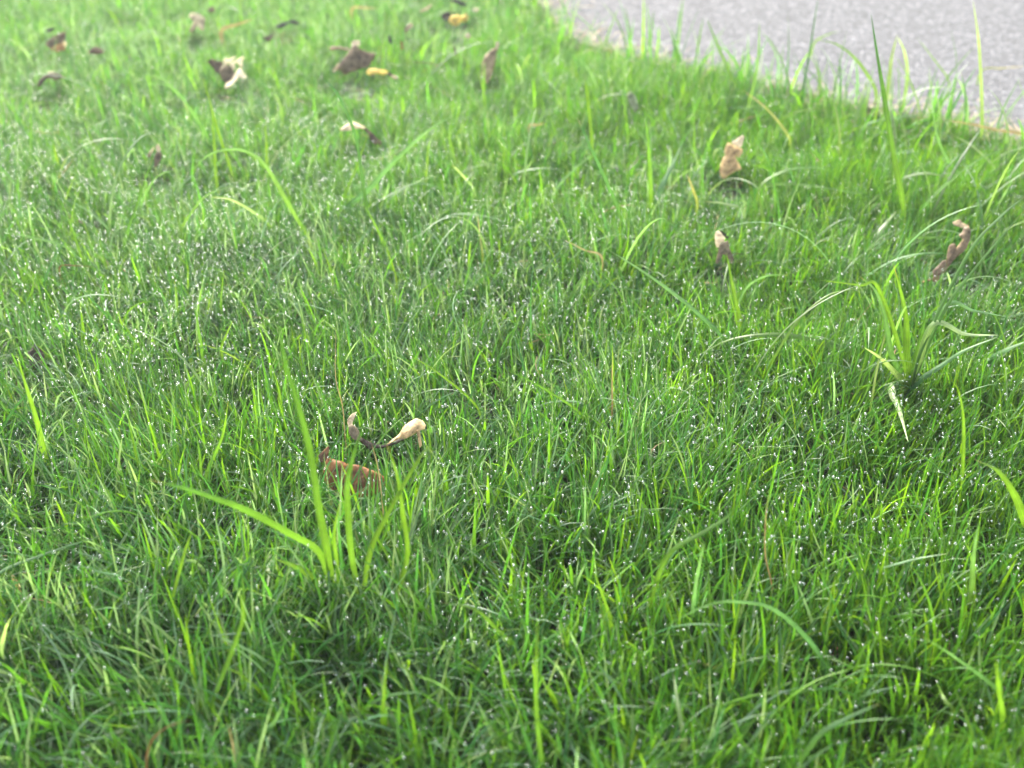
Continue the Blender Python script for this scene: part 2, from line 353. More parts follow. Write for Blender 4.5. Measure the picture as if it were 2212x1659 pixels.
def blade_mesh(name, pts3, wid, c0, c1, twist, parent=None, mat=None, seed=0, blunt=False, foldk=.25):
    n_ = 30; Pp = catmull(pts3, n_); r = np.random.default_rng(seed)
    T = np.gradient(Pp, axis=0); T /= np.linalg.norm(T, axis=1)[:, None]
    view = EYE - Pp.mean(0); view /= np.linalg.norm(view)
    S = np.cross(T, view); S /= np.linalg.norm(S, axis=1)[:, None]; Nn = np.cross(S, T)
    t = np.linspace(0, 1, n_); a_ = twist + .35 * np.sin(t * 3 + seed)
    S2 = S * np.cos(a_)[:, None] + Nn * np.sin(a_)[:, None]; N2 = np.cross(S2, T)
    prof = (.62 + .38 * np.clip(t * 3, 0, 1)) * (1 - t ** (6 if blunt else 2.2)) ** .9; prof = np.maximum(prof, .015)
    prof *= 1 + .05 * np.sin(t * 23 + seed)
    cols = np.array([-1, -.7, -.42, -.12, 0, .12, .42, .7, 1.]); dep = np.array([0, -.38, -.66, -.9, -1, -.9, -.66, -.38, 0]) * foldk; nc = 9
    hw = wid / 2 * prof
    Vv = Pp[:, None] + S2[:, None] * (cols[None] * hw[:, None])[..., None] - N2[:, None] * (dep[None] * hw[:, None])[..., None]
    Vv[..., 2] = np.maximum(Vv[..., 2], .001)
    idx = np.arange(n_ * 9).reshape(n_, 9)
    Ff = np.concatenate([np.stack([idx[:-1, c], idx[:-1, c + 1], idx[1:, c + 1], idx[1:, c]], -1) for c in range(8)])
    g_ = np.clip((t - .1) / .8, 0, 1)[:, None]
    col = np.array(c0) * (1 - g_) + np.array(c1) * g_
    colv = np.repeat(col[:, None], 9, 1) * np.array([1.15, .82, 1.1, .8, 1.7, .8, 1.1, .82, 1.15])[None, :, None] * (1 + .12 * np.sin(t * 31 + seed))[:, None, None]
    if seed % 3 == 0 and mat is None:
        k_ = np.clip((t - .93) / .07, 0, 1)[:, None, None]; colv = colv * (1 - k_) + np.array([.30, .20, .09]) * k_
    if mat is None:                                    # paler sheath at the foot
        k_ = np.clip(1 - t / .14, 0, 1)[:, None, None] * .6; colv = colv * (1 - k_) + np.array([.16, .22, .07]) * k_
    return link_mesh(name, Vv.reshape(-1, 3), Ff, mat or M_BLADE, parent, col=colv.reshape(-1, 3))
def setorigin(o, p):
    p = Vector([float(q) for q in p]); o.data.transform(__import__('mathutils').Matrix.Translation(-p)); o.location = p
TALLDROPS = []
def tall(label, pts, wid, cols, lean=0, tw=None, z0=.03, name='tall_grass', mat=None, cat='tall grass', group='coarse grass blades standing above the lawn', blunt=False, parent=None, org=None):
    """pts from foot to tip in the reading frame; wid in mm"""
    seed = int(pts[0][0] * 7 + pts[0][1]) % 9973
    r = random.Random(seed); tw = r.uniform(-.7, .7) if tw is None else tw
    P3 = trace(pts, lean, z0)
    c0, c1 = COL[cols[0]], COL[cols[-1]]
    k = r.uniform(.75, 1.05); c0 = tuple(q * k for q in c0); c1 = tuple(q * k for q in c1)
    o = blade_mesh(name, P3, wid * ((.80 if pts[0][1] < 900 else .64) if parent is None else .98) / 1000, c0, c1, tw, parent=parent, mat=mat, seed=seed, blunt=blunt)
    if parent is None:
        setorigin(o, P3[0]); tag(o, label, cat, group, 'thing')
    else:
        o.data.transform(__import__('mathutils').Matrix.Translation(-Vector([float(q) for q in org])))
        if label: o['label'] = label
    return o

BL = [
 # far left / upper left
 ('pale arching blade left of the large curled tan leaf', [(450,305),(430,265),(395,215),(350,170),(315,160)], 5, 'gp'),
 ('taller of two crossing yellow green blades below the curled tan leaf', [(500,370),(470,280),(455,225),(437,165)], 4.2, 'yy'),
 ('shorter upright of two yellow green blades below the curled tan leaf', [(467,390),(462,300),(455,230)], 4.2, 'yy'),
 ('short upright yellow green blade right of the crossing pair', [(577,360),(575,310),(572,262)], 4, 'yy'),
 ('blue green blade curving up left towards the big brown leaf', [(795,475),(782,380),(765,285),(730,205),(697,168)], 5.5, 'gb'),
 ('long blue grey blade slanting up right over the pinkish curled leaf', [(750,452),(795,410),(850,350),(920,285),(985,245)], 7, 'bp'),
 ('green blade standing just right of the blue green curved blade', [(740,440),(770,360),(797,285)], 4, 'gy'),
 ('long green blade arched over to the left with a pale tip', [(665,515),(640,470),(608,415),(575,360),(540,330),(495,322),(450,335),(420,365)], 5.5, 'yp'),
 ('thin pale blade arched right of the small upright brown leaf', [(305,450),(322,405),(350,375),(405,365)], 3.2, 'gp'),
 ('dark green blade rising to the small upright brown leaf', [(268,530),(300,430),(330,340)], 4, 'gg'),
 ('yellow green blade leaning left in the dewy left lawn', [(178,560),(145,465),(107,395)], 4.5, 'yg'),
 ('whitish arched blade pointing left below the long arched blade', [(585,490),(550,460),(500,432),(452,425)], 4.5, 'pw'),
 ('thin pale blade crossing the whitish arched blade', [(485,482),(530,450),(600,427)], 3, 'pp'),
 ('pale blade arching down to the left under the long arched blade', [(590,494),(555,512),(532,560)], 3.5, 'pp'),
 ('small curled whitish blade at the foot of the long arched blade', [(672,535),(666,503),(680,480)], 4.5, 'wp'),
 ('short broad whitish blade tip right of the slanting blue blade', [(1025,415),(1000,380),(975,355)], 4.5, 'pw'),
 ('flat pale blade arched left to right above the lawn centre', [(1090,485),(1030,465),(975,465),(925,487)], 4, 'pp'),
 ('blue green blade leaning right under the long slanting blade', [(800,452),(850,418),(895,398),(930,400),(978,418)], 4, 'gp'),
 ('thin pale blade arching from the pinkish curled leaf', [(910,385),(900,350),(870,320),(820,303)], 3, 'pp'),
 ('small pale blade tip beside the long slanting blade tip', [(968,306),(995,293),(1025,290)], 3, 'pp'),
 ('slender green blade right of the dark green blade', [(395,515),(375,430),(370,365)], 3.4, 'yg'),
 ('yellow green blade arching right with a pale tip', [(392,500),(420,450),(450,420),(500,402)], 3.8, 'yp'),
 ('straw coloured upright blade near the lawn centre', [(1042,548),(1036,505),(1032,460)], 2.8, 'ys'),
 ('upright green blade right of the slanting blue blade tip', [(920,395),(923,350),(925,308)], 4, 'yy'),
 ('thin green blade standing on the far left', [(68,320),(66,265),(64,215)], 3.4, 'gg'),
 ('thin upright green blade behind the big brown leaf', [(826,140),(829,100),(832,60)], 4.5, 'yg'),
 ('pale upright blade left of the upright rusty leaf', [(915,205),(930,160),(950,112)], 4.5, 'gp'),
 ('thin pale blade curving beside the upright rusty leaf', [(1005,210),(1015,160),(1045,118)], 3, 'gp'),
 ('green blade low on the left edge lying flat', [(150,538),(65,512),(-10,497)], 3.4, 'pp'),
 # upper right, by the road
 ('tallest dark tipped blade standing in front of the road', [(1952,462),(1931,340),(1911,215),(1896,125),(1881,28)], 7.2, 'yd'),
 ('dark blue green blade cut by the top edge of the picture', [(1731,212),(1751,100),(1768,-12)], 6.8, 'db'),
 ('bright green blade arched to the left over the road', [(1893,205),(1876,165),(1846,125),(1806,95),(1758,85)], 5, 'yy'),
 ('short bright blade pointing right over the arched blade tip', [(1758,95),(1780,78),(1813,67)], 3.5, 'yy'),
 ('green blade leaning left where the road edge turns', [(1583,178),(1551,100),(1526,38)], 5.5, 'yg'),
 ('broad upright green blade left of the dark blue green blade', [(1616,232),(1636,140),(1641,42)], 5.5, 'yp'),
 ('thin green blade curving left beside the broad upright blade', [(1706,192),(1686,125),(1656,73)], 4, 'gg'),
 ('thin dark green blade left of the tallest blade', [(1811,282),(1816,170),(1811,112)], 4.5, 'gd'),
 ('pale tipped tall blade near the right edge cut by the top', [(2121,282),(2116,115),(2102,0)], 6, 'yw'),
 ('broad pale upright blade just right of the tallest blade', [(1916,205),(1925,130),(1938,75)], 8, 'yw'),
 ('broad pale blade folded over beside the tallest blade', [(1952,222),(1960,160),(1953,110),(1938,78)], 6, 'gw'),
 ('thin stem leaning left near the right road edge', [(2050,178),(2015,125),(1980,80)], 2.6, 'yy'),
 ('thin stem leaning right crossing the other thin stem', [(2028,196),(2065,145),(2111,94)], 2.6, 'gg'),
 ('thin upright stem over the two crossing thin stems', [(2062,205),(2066,130),(2054,64)], 2.6, 'gg'),
 ('level yellowish stem over the road at the right edge', [(2122,152),(2165,147),(2220,143)], 3, 'ys'),
 ('dark green upright blade by the pale tipped tall blade', [(2081,287),(2086,215),(2076,155)], 5, 'gd'),
 ('long pale blade drooping right of the tallest blade', [(2088,402),(2046,345),(2021,280),(2011,183)], 4.5, 'gp'),
 ('broad pale blade sloping down right near the right edge', [(2152,372),(2106,320),(2060,292)], 5, 'gw'),
 ('pale level blade passing behind the tallest blade', [(1866,273),(1931,255),(2018,247)], 4.5, 'pp'),
 ('very long thin pale blade sloping up to the right edge', [(1986,460),(2031,410),(2106,350),(2218,298)], 4, 'pp'),
 ('broad bright upright blade left of the tan lobed leaf', [(1406,427),(1401,320),(1391,228)], 6.5, 'yg'),
 ('broad blue grey blade slanting beside the tan lobed leaf', [(1424,418),(1451,360),(1477,304)], 8, 'bp'),
 ('long dark green blade leaning left from the lawn centre', [(1343,475),(1316,405),(1281,330),(1246,253)], 5, 'gb'),
 ('light green upright blade above the lawn centre', [(1279,322),(1271,230),(1262,160)], 5.5, 'yy'),
 ('thin pale blade slanting up right above the lawn centre', [(1196,418),(1241,365),(1301,320)], 3.5, 'pp'),
 ('thin pale arc left of the slanting pale blade', [(1106,382),(1156,365),(1218,365)], 3, 'pp'),
 ('short yellow blade between the blue grey blade and the torn brown leaf', [(1506,442),(1497,410),(1485,378)], 4, 'ys'),
 ('short whitish arc above the torn brown leaf', [(1606,456),(1566,440),(1520,435)], 4.5, 'pw'),
 ('light green arc with its tip pointing right below the road', [(1643,402),(1696,370),(1751,362),(1803,368)], 4.5, 'yp'),
 ('short bright stalk at the foot of the two light arcs', [(1648,482),(1643,445),(1640,405)], 5.5, 'yy'),
 ('lower long light arc running right to the tallest blade', [(1643,408),(1706,397),(1806,410),(1888,424)], 4, 'yp'),
 ('yellow brown stem leaning left below the road edge', [(1706,302),(1661,240),(1604,194)], 3.6, 'ys'),
 ('yellow green arc lying in front of the road edge', [(1681,266),(1731,240),(1808,230)], 4, 'yy'),
 ('thin upright blade at the corner of the road', [(1361,85),(1357,50),(1350,12)], 4, 'gg'),
 ('thin upright blade second from the corner of the road', [(1406,85),(1409,50),(1412,22)], 4, 'gg'),
 ('thin dark blade leaning left before the road edge', [(1468,130),(1458,98),(1450,62)], 4.2, 'gd'),
 ('thin green blade leaning right before the road edge', [(1505,118),(1512,75),(1520,36)], 3.6, 'yg'),
 ('broad pale stub of a blade below the tallest blade', [(1894,512),(1915,482),(1937,456)], 7, 'pw'),
 ('level light green blade ending at the purple brown leaf', [(1961,517),(2010,513),(2058,512)], 4, 'yp'),
 ('green blade bending right near the right edge', [(2091,455),(2106,415),(2137,350)], 5, 'yy'),
 ('light green stem bowing left at the right road edge', [(2150,300),(2165,240),(2205,165)], 3.5, 'gp'),
 # middle
 ('long blue green blade running down right from the centre', [(1562,735),(1500,670),(1406,598),(1310,537)], 5, 'bp'),
 ('bright blade standing below the torn brown leaf', [(1598,702),(1583,620),(1569,545)], 5.5, 'yy'),
 ('wide light green blade arched low from right to left', [(1838,765),(1781,743),(1706,725),(1631,725),(1566,738),(1500,772)], 6.5, 'gy'),
 ('thin stem climbing right behind the low wide arch', [(1651,815),(1716,703),(1781,643),(1830,627),(1888,622)], 3, 'yy'),
 ('short pale arc right of the bright standing blade', [(1594,660),(1616,618),(1656,596),(1702,594)], 4, 'pp'),
 ('wide yellow green blade bending down at the right edge', [(2225,1160),(2212,1120),(2191,1068),(2156,1018),(2104,992)], 9, 'yy'),
 ('tall slim green blade left of the wide right edge blade', [(2076,1040),(2081,903),(2065,826)], 4.5, 'yy'),
 ('short bright blade leaning left in the right middle lawn', [(1548,968),(1528,920),(1505,886)], 4.2, 'yy'),
 ('long green stem sloping down right in the centre', [(1258,900),(1181,843),(1090,795)], 3.4, 'yg'),
 ('thin pale arc in the centre of the lawn', [(1265,876),(1196,868),(1144,886)], 3, 'pp'),
 ('tall thin upright blade in the centre right lawn', [(1571,930),(1574,850),(1567,750)], 3, 'gg'),
 ('upright blade poking through the low wide arch', [(1713,822),(1714,775),(1712,730)], 3.6, 'yy'),
 ('wide bright blade leaning left at the left edge', [(97,985),(80,910),(55,830),(34,758)], 7, 'yy'),
 ('dark green blade slanting at the left edge', [(0,945),(30,885),(72,833)], 4.5, 'dd'),
 ('slim bright blade standing in the left lawn', [(386,682),(382,645),(377,606)], 4, 'yy'),
 ('slim green blade right of the slim bright one', [(478,665),(480,620),(484,582)], 3.4, 'gy'),
 ('small bright blade leaning right in the left lawn', [(478,758),(488,725),(503,693)], 3.5, 'yy'),
 ('small bright blade above the tip of the long low bent blade', [(356,1082),(344,1040),(324,976)], 3.6, 'yy'),
 ('green upright blade left of the rusty folded leaf', [(437,1035),(432,985),(424,936)], 4, 'yg'),
 ('green blade bowing right in the left lawn', [(444,1035),(480,943),(493,866)], 4.6, 'gy'),
 ('green upright blade in the lower left lawn', [(282,1115),(272,1060),(259,1000)], 4, 'gg'),
 ('thin pale stem leaning right in the left lawn', [(310,975),(355,952),(402,936)], 2.6, 'pp'),
 ('yellow green stem sloping down right past the golden leaf', [(1032,882),(950,808),(868,757)], 3, 'yy'),
 ('blunt pale grey blade right of the crossed bright blades', [(966,1100),(988,1055),(1003,1001)], 5.5, 'pp'),
 # foreground
 ('yellow green blade bowed like a bracket in the lower left', [(460,1525),(470,1486),(505,1396),(525,1331),(515,1268)], 5.5, 'gy'),
 ('bright blade leaning right in the lower left lawn', [(370,1320),(395,1206),(417,1143)], 4.5, 'yy'),
 ('slim bright blade rising in the bottom centre', [(826,1570),(830,1490),(837,1418)], 3.4, 'yy'),
 ('long pale blade sloping up from the left edge', [(-10,1246),(100,1196),(228,1154)], 4, 'pp'),
 ('second pale blade sloping from the left edge just below', [(-10,1285),(60,1250),(165,1210)], 3.4, 'bp'),
 ('pale arc in the dark bottom centre', [(795,1528),(850,1501),(920,1495)], 3.4, 'pp'),
 ('pale hooked blade right of the dark bottom hollow', [(985,1512),(945,1476),(893,1457)], 3.6, 'pp'),
 ('green blade curving down right in the bottom centre', [(1108,1400),(1075,1361),(1025,1316),(950,1301)], 4.4, 'gy'),
 ('short blue grey blade in the dark bottom hollow', [(575,1588),(595,1555),(611,1520)], 4.6, 'bp'),
 ('pale broad blade at the lower left edge', [(4,1425),(10,1366),(23,1334)], 5, 'pw'),
 ('long pale blue arc in the lower right lawn', [(1778,1434),(1736,1371),(1671,1316),(1606,1301),(1531,1306),(1431,1356)], 4.6, 'bp'),
 ('pale blade pointing right in the lower right lawn', [(1882,1242),(1956,1213),(2050,1195)], 4, 'bp'),
 ('blue green pointed blade above the pale blue arc', [(1494,1335),(1506,1246),(1522,1169)], 5.4, 'bp'),
 ('long green blade bent up right in the lower centre', [(1400,1320),(1425,1235),(1456,1186),(1526,1146),(1586,1100),(1640,985)], 5.2, 'yg'),
 ('wide yellow green blade leaning left in the lower centre', [(1323,1362),(1305,1295),(1280,1228)], 5.5, 'yy'),
 ('long pale blade bowing up right at the bottom', [(1712,1670),(1766,1591),(1831,1551),(1903,1519)], 5, 'gp'),
 ('broad pale blade tip hanging with a drop at the bottom', [(1478,1612),(1464,1520),(1455,1455)], 5, 'gw'),
 ('pale level blade in the bottom centre right', [(1106,1553),(1171,1541),(1238,1552)], 4, 'bp'),
 ('pale blade sloping down right in the lower right corner', [(2158,1500),(2070,1425),(1988,1372)], 4, 'bp'),
 ('broad bright upright blade near the right edge', [(2095,1285),(2103,1200),(2113,1130)], 6, 'yp'),
 ('short pale level blade right of the pale blue arc', [(1834,1322),(1875,1318),(1920,1325)], 3.6, 'pp'),
 ('broad bright upright blade in the bottom right corner', [(2165,1570),(2158,1490),(2150,1420)], 5.6, 'yy'),
 ('slim bright blade in the lower right lawn', [(1876,1360),(1876,1300),(1876,1240)], 3.8, 'yy'),
 ('tall slim green blade rising from the bottom edge', [(1172,1670),(1158,1520),(1161,1330)], 4.6, 'gy'),
 ('bright blade leaning left above the bottom right corner', [(2060,1545),(2040,1510),(2022,1470)], 4.6, 'yy'),
]
for lab, pts, wd, cc in BL:
    tall(lab, pts, wd, cc, lean=random.uniform(-.03, .03))

# plants with several blades
def plant(label, foot, parts):
    p = gp(foot[0], foot[1], .0)
    e = bpy.data.objects.new('grass_plant', None); C.objects.link(e); e.location = [float(q) for q in p]
    tag(e, label, 'grass plant', 'coarse grass plants with several blades', 'thing')
    for pts, wd, cc, lean, tw, bl in parts:
        tall(bl, pts, wd, cc, lean=lean, tw=tw, name='blade', parent=e, org=p)
    for dx, hh in ((-14, 70), (6, 85), (24, 60)):
        tall(None, [(foot[0] + dx, foot[1]), (foot[0] + dx - 2, foot[1] - hh * .5), (foot[0] + dx * 1.5, foot[1] - hh)], 6, 'pg', tw=.2, z0=.006, name='sheath', parent=e, org=p)
plant('coarse yellow green grass plant in front of the rusty folded leaf', (722, 1310), [
 ([(722,1292),(705,1180),(690,1106),(670,978),(645,878),(615,778),(602,676)], 5.4, 'yg', -.03, .2, 'tall bright blade leaning left'),
 ([(716,1285),(690,1195),(630,1155),(540,1106),(475,1080),(400,1055),(322,1036)], 5.6, 'yg', -.03, .5, 'long blade bent low to the left'),
 ([(775,1290),(757,1180),(750,1057),(758,1003),(774,949),(794,900)], 4, 'yg', 0, .3, None),
 ([(858,1290),(880,1200),(870,1106),(856,1020),(834,957)], 3.5, 'yy', 0, .1, None),
 ([(786,1290),(800,1190),(840,1106),(880,1033),(918,974),(936,976)], 3.7, 'yy', 0, .1, None),
 ([(700,1285),(665,1240),(630,1220),(592,1207)], 4.8, 'yy', -.01, .3, None),
 ([(590,1206),(583,1215),(580,1240),(578,1272)], 4, 'ww', -.01, 0, 'whitish drooping tip'),
 ([(735,1290),(728,1220),(722,1150),(735,1085)], 3.6, 'yy', 0, .4, None),
])
plant('large coarse grass plant with pale folded blades near the right edge', (1957, 845), [
 ([(1962,832),(1958,755),(1956,678),(1930,570)], 7.5, 'yy', 0, .2, None),
 ([(1966,830),(1986,743),(2002,670)], 6, 'yg', 0, .2, None),
 ([(1950,826),(1925,763),(1911,683),(1891,628),(1857,597)], 4.6, 'gp', 0, .3, None),
 ([(1952,832),(1931,803),(1901,773),(1866,750)], 5.5, 'yw', -.01, .2, 'short blade with a white folded tip'),
 ([(1920,834),(1930,858),(1943,888),(1962,955)], 6, 'ww', -.06, .1, 'whitish blade hanging downwards'),
 ([(1964,835),(1900,628),(1856,616),(1769,605)], 3.4, 'yy', -.0, .2, None),
 ([(1968,835),(1995,745),(2090,551),(2160,470),(2225,415)], 4.2, 'gp', -.02, .6, 'long dark striped blade reaching the right edge'),
 ([(1968,835),(2040,672),(2110,575),(2225,440)], 3.4, 'gp', -.03, .5, None),
 ([(1970,838),(2041,785),(2086,756),(2158,727)], 5, 'bp', -.02, .4, None),
 ([(1972,836),(2014,702),(2086,722),(2158,724)], 5.5, 'gw', -.02, .3, 'pale striped blade bent level'),
 ([(1972,836),(2041,664),(2106,672),(2178,685)], 4, 'gp', 0, .3, None),
 ([(2131,785),(2171,758),(2230,732)], 7, 'bp', -.02, .5, None),
 ([(1958,830),(1961,770),(1945,700),(1948,640)], 4.4, 'yg', .01, .2, None),
])

# dry stalks lying in or standing out of the grass
ST = [
 ('pale dry stalk standing left of the golden curled leaf', [(746,950),(740,878),(725,813),(726,688)], 1.6, 'ss'),
 ('thin dry stalk bending over the rusty folded leaf', [(828,1110),(822,1050),(815,1003),(800,950)], 1.5, 'ss'),
 ('reddish dry stalk standing in the lower right lawn', [(1668,1280),(1653,1196),(1655,1106),(1665,1058)], 1.5, 'rs'),
 ('short tan stalk standing at the bottom left', [(512,1668),(502,1606),(493,1564)], 3.2, 'ss'),
 ('orange brown bent stalk at the bottom left', [(318,1665),(325,1606),(360,1571),(412,1555)], 2.2, 'rr'),
 ('long tan straw lying along the road edge at the right', [(2225,298),(2150,280),(2095,268),(2035,258)], 4.5, 'ss'),
 ('pale straw lying under the seed heads at the centre', [(1300,556),(1262,540),(1220,518)], 2.6, 'ss'),
 ('thin red stalk in the centre right lawn', [(1322,890),(1322,830),(1323,762)], 2.0, 'rs'),
 ('pale yellow straw lying in the top left lawn', [(478,68),(515,52),(552,40)], 7, 'ss'),
 ('pale level straw lying near the top centre', [(760,20),(790,17),(815,19)], 6, 'ss'),
 ('short tan straw lying above the pale centre blades', [(1143,275),(1160,270),(1178,266)], 5, 'ss'),
 ('small reddish stalk lying in the far left lawn', [(128,580),(165,574),(212,578)], 2.0, 'rr'),
 ('small pale straw beside the standing dewy grass at left edge', [(28,1248),(38,1258),(45,1270)], 3, 'ss'),
]
for lab, pts, wd, cc in ST:
    tall(lab, pts, wd, cc, name='dry_stalk', mat=M_STRAW, cat='dry stalk', group='dry stalks among the grass', z0=.035)

# ------------------------------------------------------------------ fallen leaves
from mathutils import Matrix
from mathutils.geometry import delaunay_2d_cdt
KC = dict(rustd=(.17,.07,.02), dk=(.055,.036,.02), br=(.17,.11,.065), pale=(.62,.54,.35), pink=(.50,.40,.23), rust=(.27,.115,.03), orng=(.48,.24,.08), yel=(.66,.49,.07),
          char=(.022,.024,.024), gb=(.20,.155,.085), pur=(.16,.10,.05), tan=(.45,.31,.13), grey=(.22,.28,.13), cream=(.72,.62,.34), gold=(.38,.22,.08), goldp=(.66,.50,.24))
ZM = dict(A=(480,110,13.825), B=(780,80,10.055), C=(80,50,11.06), D=(800,270,13.825), E=(1730,310,18.43), F=(1720,550,16.59), G=(2240,520,9.215),
          H=(740,1060,9.217), I=(440,0,6.9125), J=(980,0,8.508), K=(340,330,20.74), L=(1140,80,11.85), M=(40,820,13.82), N=(740,980,6.506), P=(0,0,1/.8848))
def traced_leaf(label, zk, z0, patches, seed=0, cat='fallen leaf'):
    x0, y0, sc_ = ZM[zk]; dd = lambda p: (.8848 * (x0 + p[0] / sc_), .8848 * (y0 + p[1] / sc_))
    allp = [dd(p) for pt in patches for p in pt[0]]
    ax = sum(p[0] for p in allp) / len(allp); ay = max(p[1] for p in allp)
    z0 += .014; A = gp(ax, ay, z0); r = np.random.default_rng(seed); ph = r.uniform(0, 6.28, 6)
    VV, FF, CC, o_ = [], [], [], 0
    chunks = []
    for k_, (outl, kc, tilt, bul, *nm) in enumerate(patches):
        P2 = np.array([dd(p) for p in outl]); n_ = len(P2)
        sm_ = []
        for i in range(n_):                          # soften corners a little
            a_, b_, c_ = P2[i - 1], P2[i], P2[(i + 1) % n_]; sm_ += [b_ * .84 + a_ * .16, b_ * .97 + (a_ + c_) * .015, b_ * .84 + c_ * .16]
        P2 = np.array(sm_); d_ = np.roll(P2, -1, 0); P2 = np.stack([P2, (P2 + d_) / 2], 1).reshape(-1, 2); n_ = len(P2)
        lo, hi = P2.min(0), P2.max(0); st = max((hi - lo).max() / 22, .35)
        gx, gy = np.meshgrid(np.arange(lo[0], hi[0], st), np.arange(lo[1], hi[1], st)); G = np.stack([gx.ravel(), gy.ravel()], 1)
        dm = np.sqrt(((G[:, None] - P2[None]) ** 2).sum(-1)).min(1); G = G[dm > st * .6]
        pts = [Vector((float(q[0]), float(q[1]))) for q in np.vstack([P2, G])]
        vo_, _, fo_, _, _, _ = delaunay_2d_cdt(pts, [], [list(range(n_))], 1, 1e-5)
        V2 = np.array([v[:] for v in vo_]); fo_ = [f for f in fo_ if len(f) == 3]
        de = np.sqrt(((V2[:, None] - P2[None]) ** 2).sum(-1)).min(1); size = (hi - lo).max(); e_ = np.clip(de / (size * .22), 0, 1)
        tc_ = EYE - A; tc_ /= np.linalg.norm(tc_); nn = (1 - tilt) * tc_ + tilt * np.array([0, 0, 1.]); nn /= np.linalg.norm(nn)
        u = (V2 - lo) / size; scale = size * np.linalg.norm(EYE - A) * TH * 2 / DW
        W3 = []
        for q, ee, uu in zip(V2, e_, u):
            d = ray(q[0], q[1]); t = ((A - EYE) @ nn) / (d @ nn)
            off_ = .3 * bul * ee * (2 - ee) + .012 * math.sin(uu[0] * 9 + ph[k_ % 6]) * math.cos(uu[1] * 7 + ph[(k_ + 1) % 6]) + .006 * math.sin(uu[0] * 23 + uu[1] * 17) + k_ * .004
            W3.append(EYE + d * t * (1 - off_ * scale / (np.linalg.norm(d) * t)))
        W3 = np.array(W3); W3[:, 2] = np.maximum(W3[:, 2], .012)
        if isinstance(kc, str): kc = (kc, kc)
        g_ = np.clip(u[:, :1] * .5 + (1 - u[:, 1:]) * .5, 0, 1)
        col = np.array(KC[kc[0]]) * (1 - g_) + np.array(KC[kc[1]]) * g_
        col = col * (1 + .5 * (1 - e_[:, None]) ** 3) * (1 + .08 * np.sin((u[:, :1] * 1.0 + u[:, 1:] * .6) * 85)) * (1 + .5 * np.exp(-((u[:, :1] - u[:, 1:] * .3 - .35) / .02) ** 2))
        if nm: chunks.append((nm[0], W3, fo_, col)); continue
        VV.append(W3); CC.append(col); FF += [tuple(i + o_ for i in f) for f in fo_]; o_ += len(W3)
    o = link_mesh('fallen_leaf', np.concatenate(VV), FF, M_LEAF, col=np.concatenate(CC))
    Av = Vector([float(q) for q in A]); o.data.transform(Matrix.Translation(-Av)); o.location = Av
    sm = o.modifiers.new('thickness', 'SOLIDIFY'); sm.thickness = .0002
    for nm, W3, fo_, col in chunks:
        c = link_mesh(nm, W3 - A, [tuple(f) for f in fo_], M_LEAF, o, col=col); sm = c.modifiers.new('thickness', 'SOLIDIFY'); sm.thickness = .0002
    return tag(o, label, cat, 'fallen leaves on the lawn', 'thing')
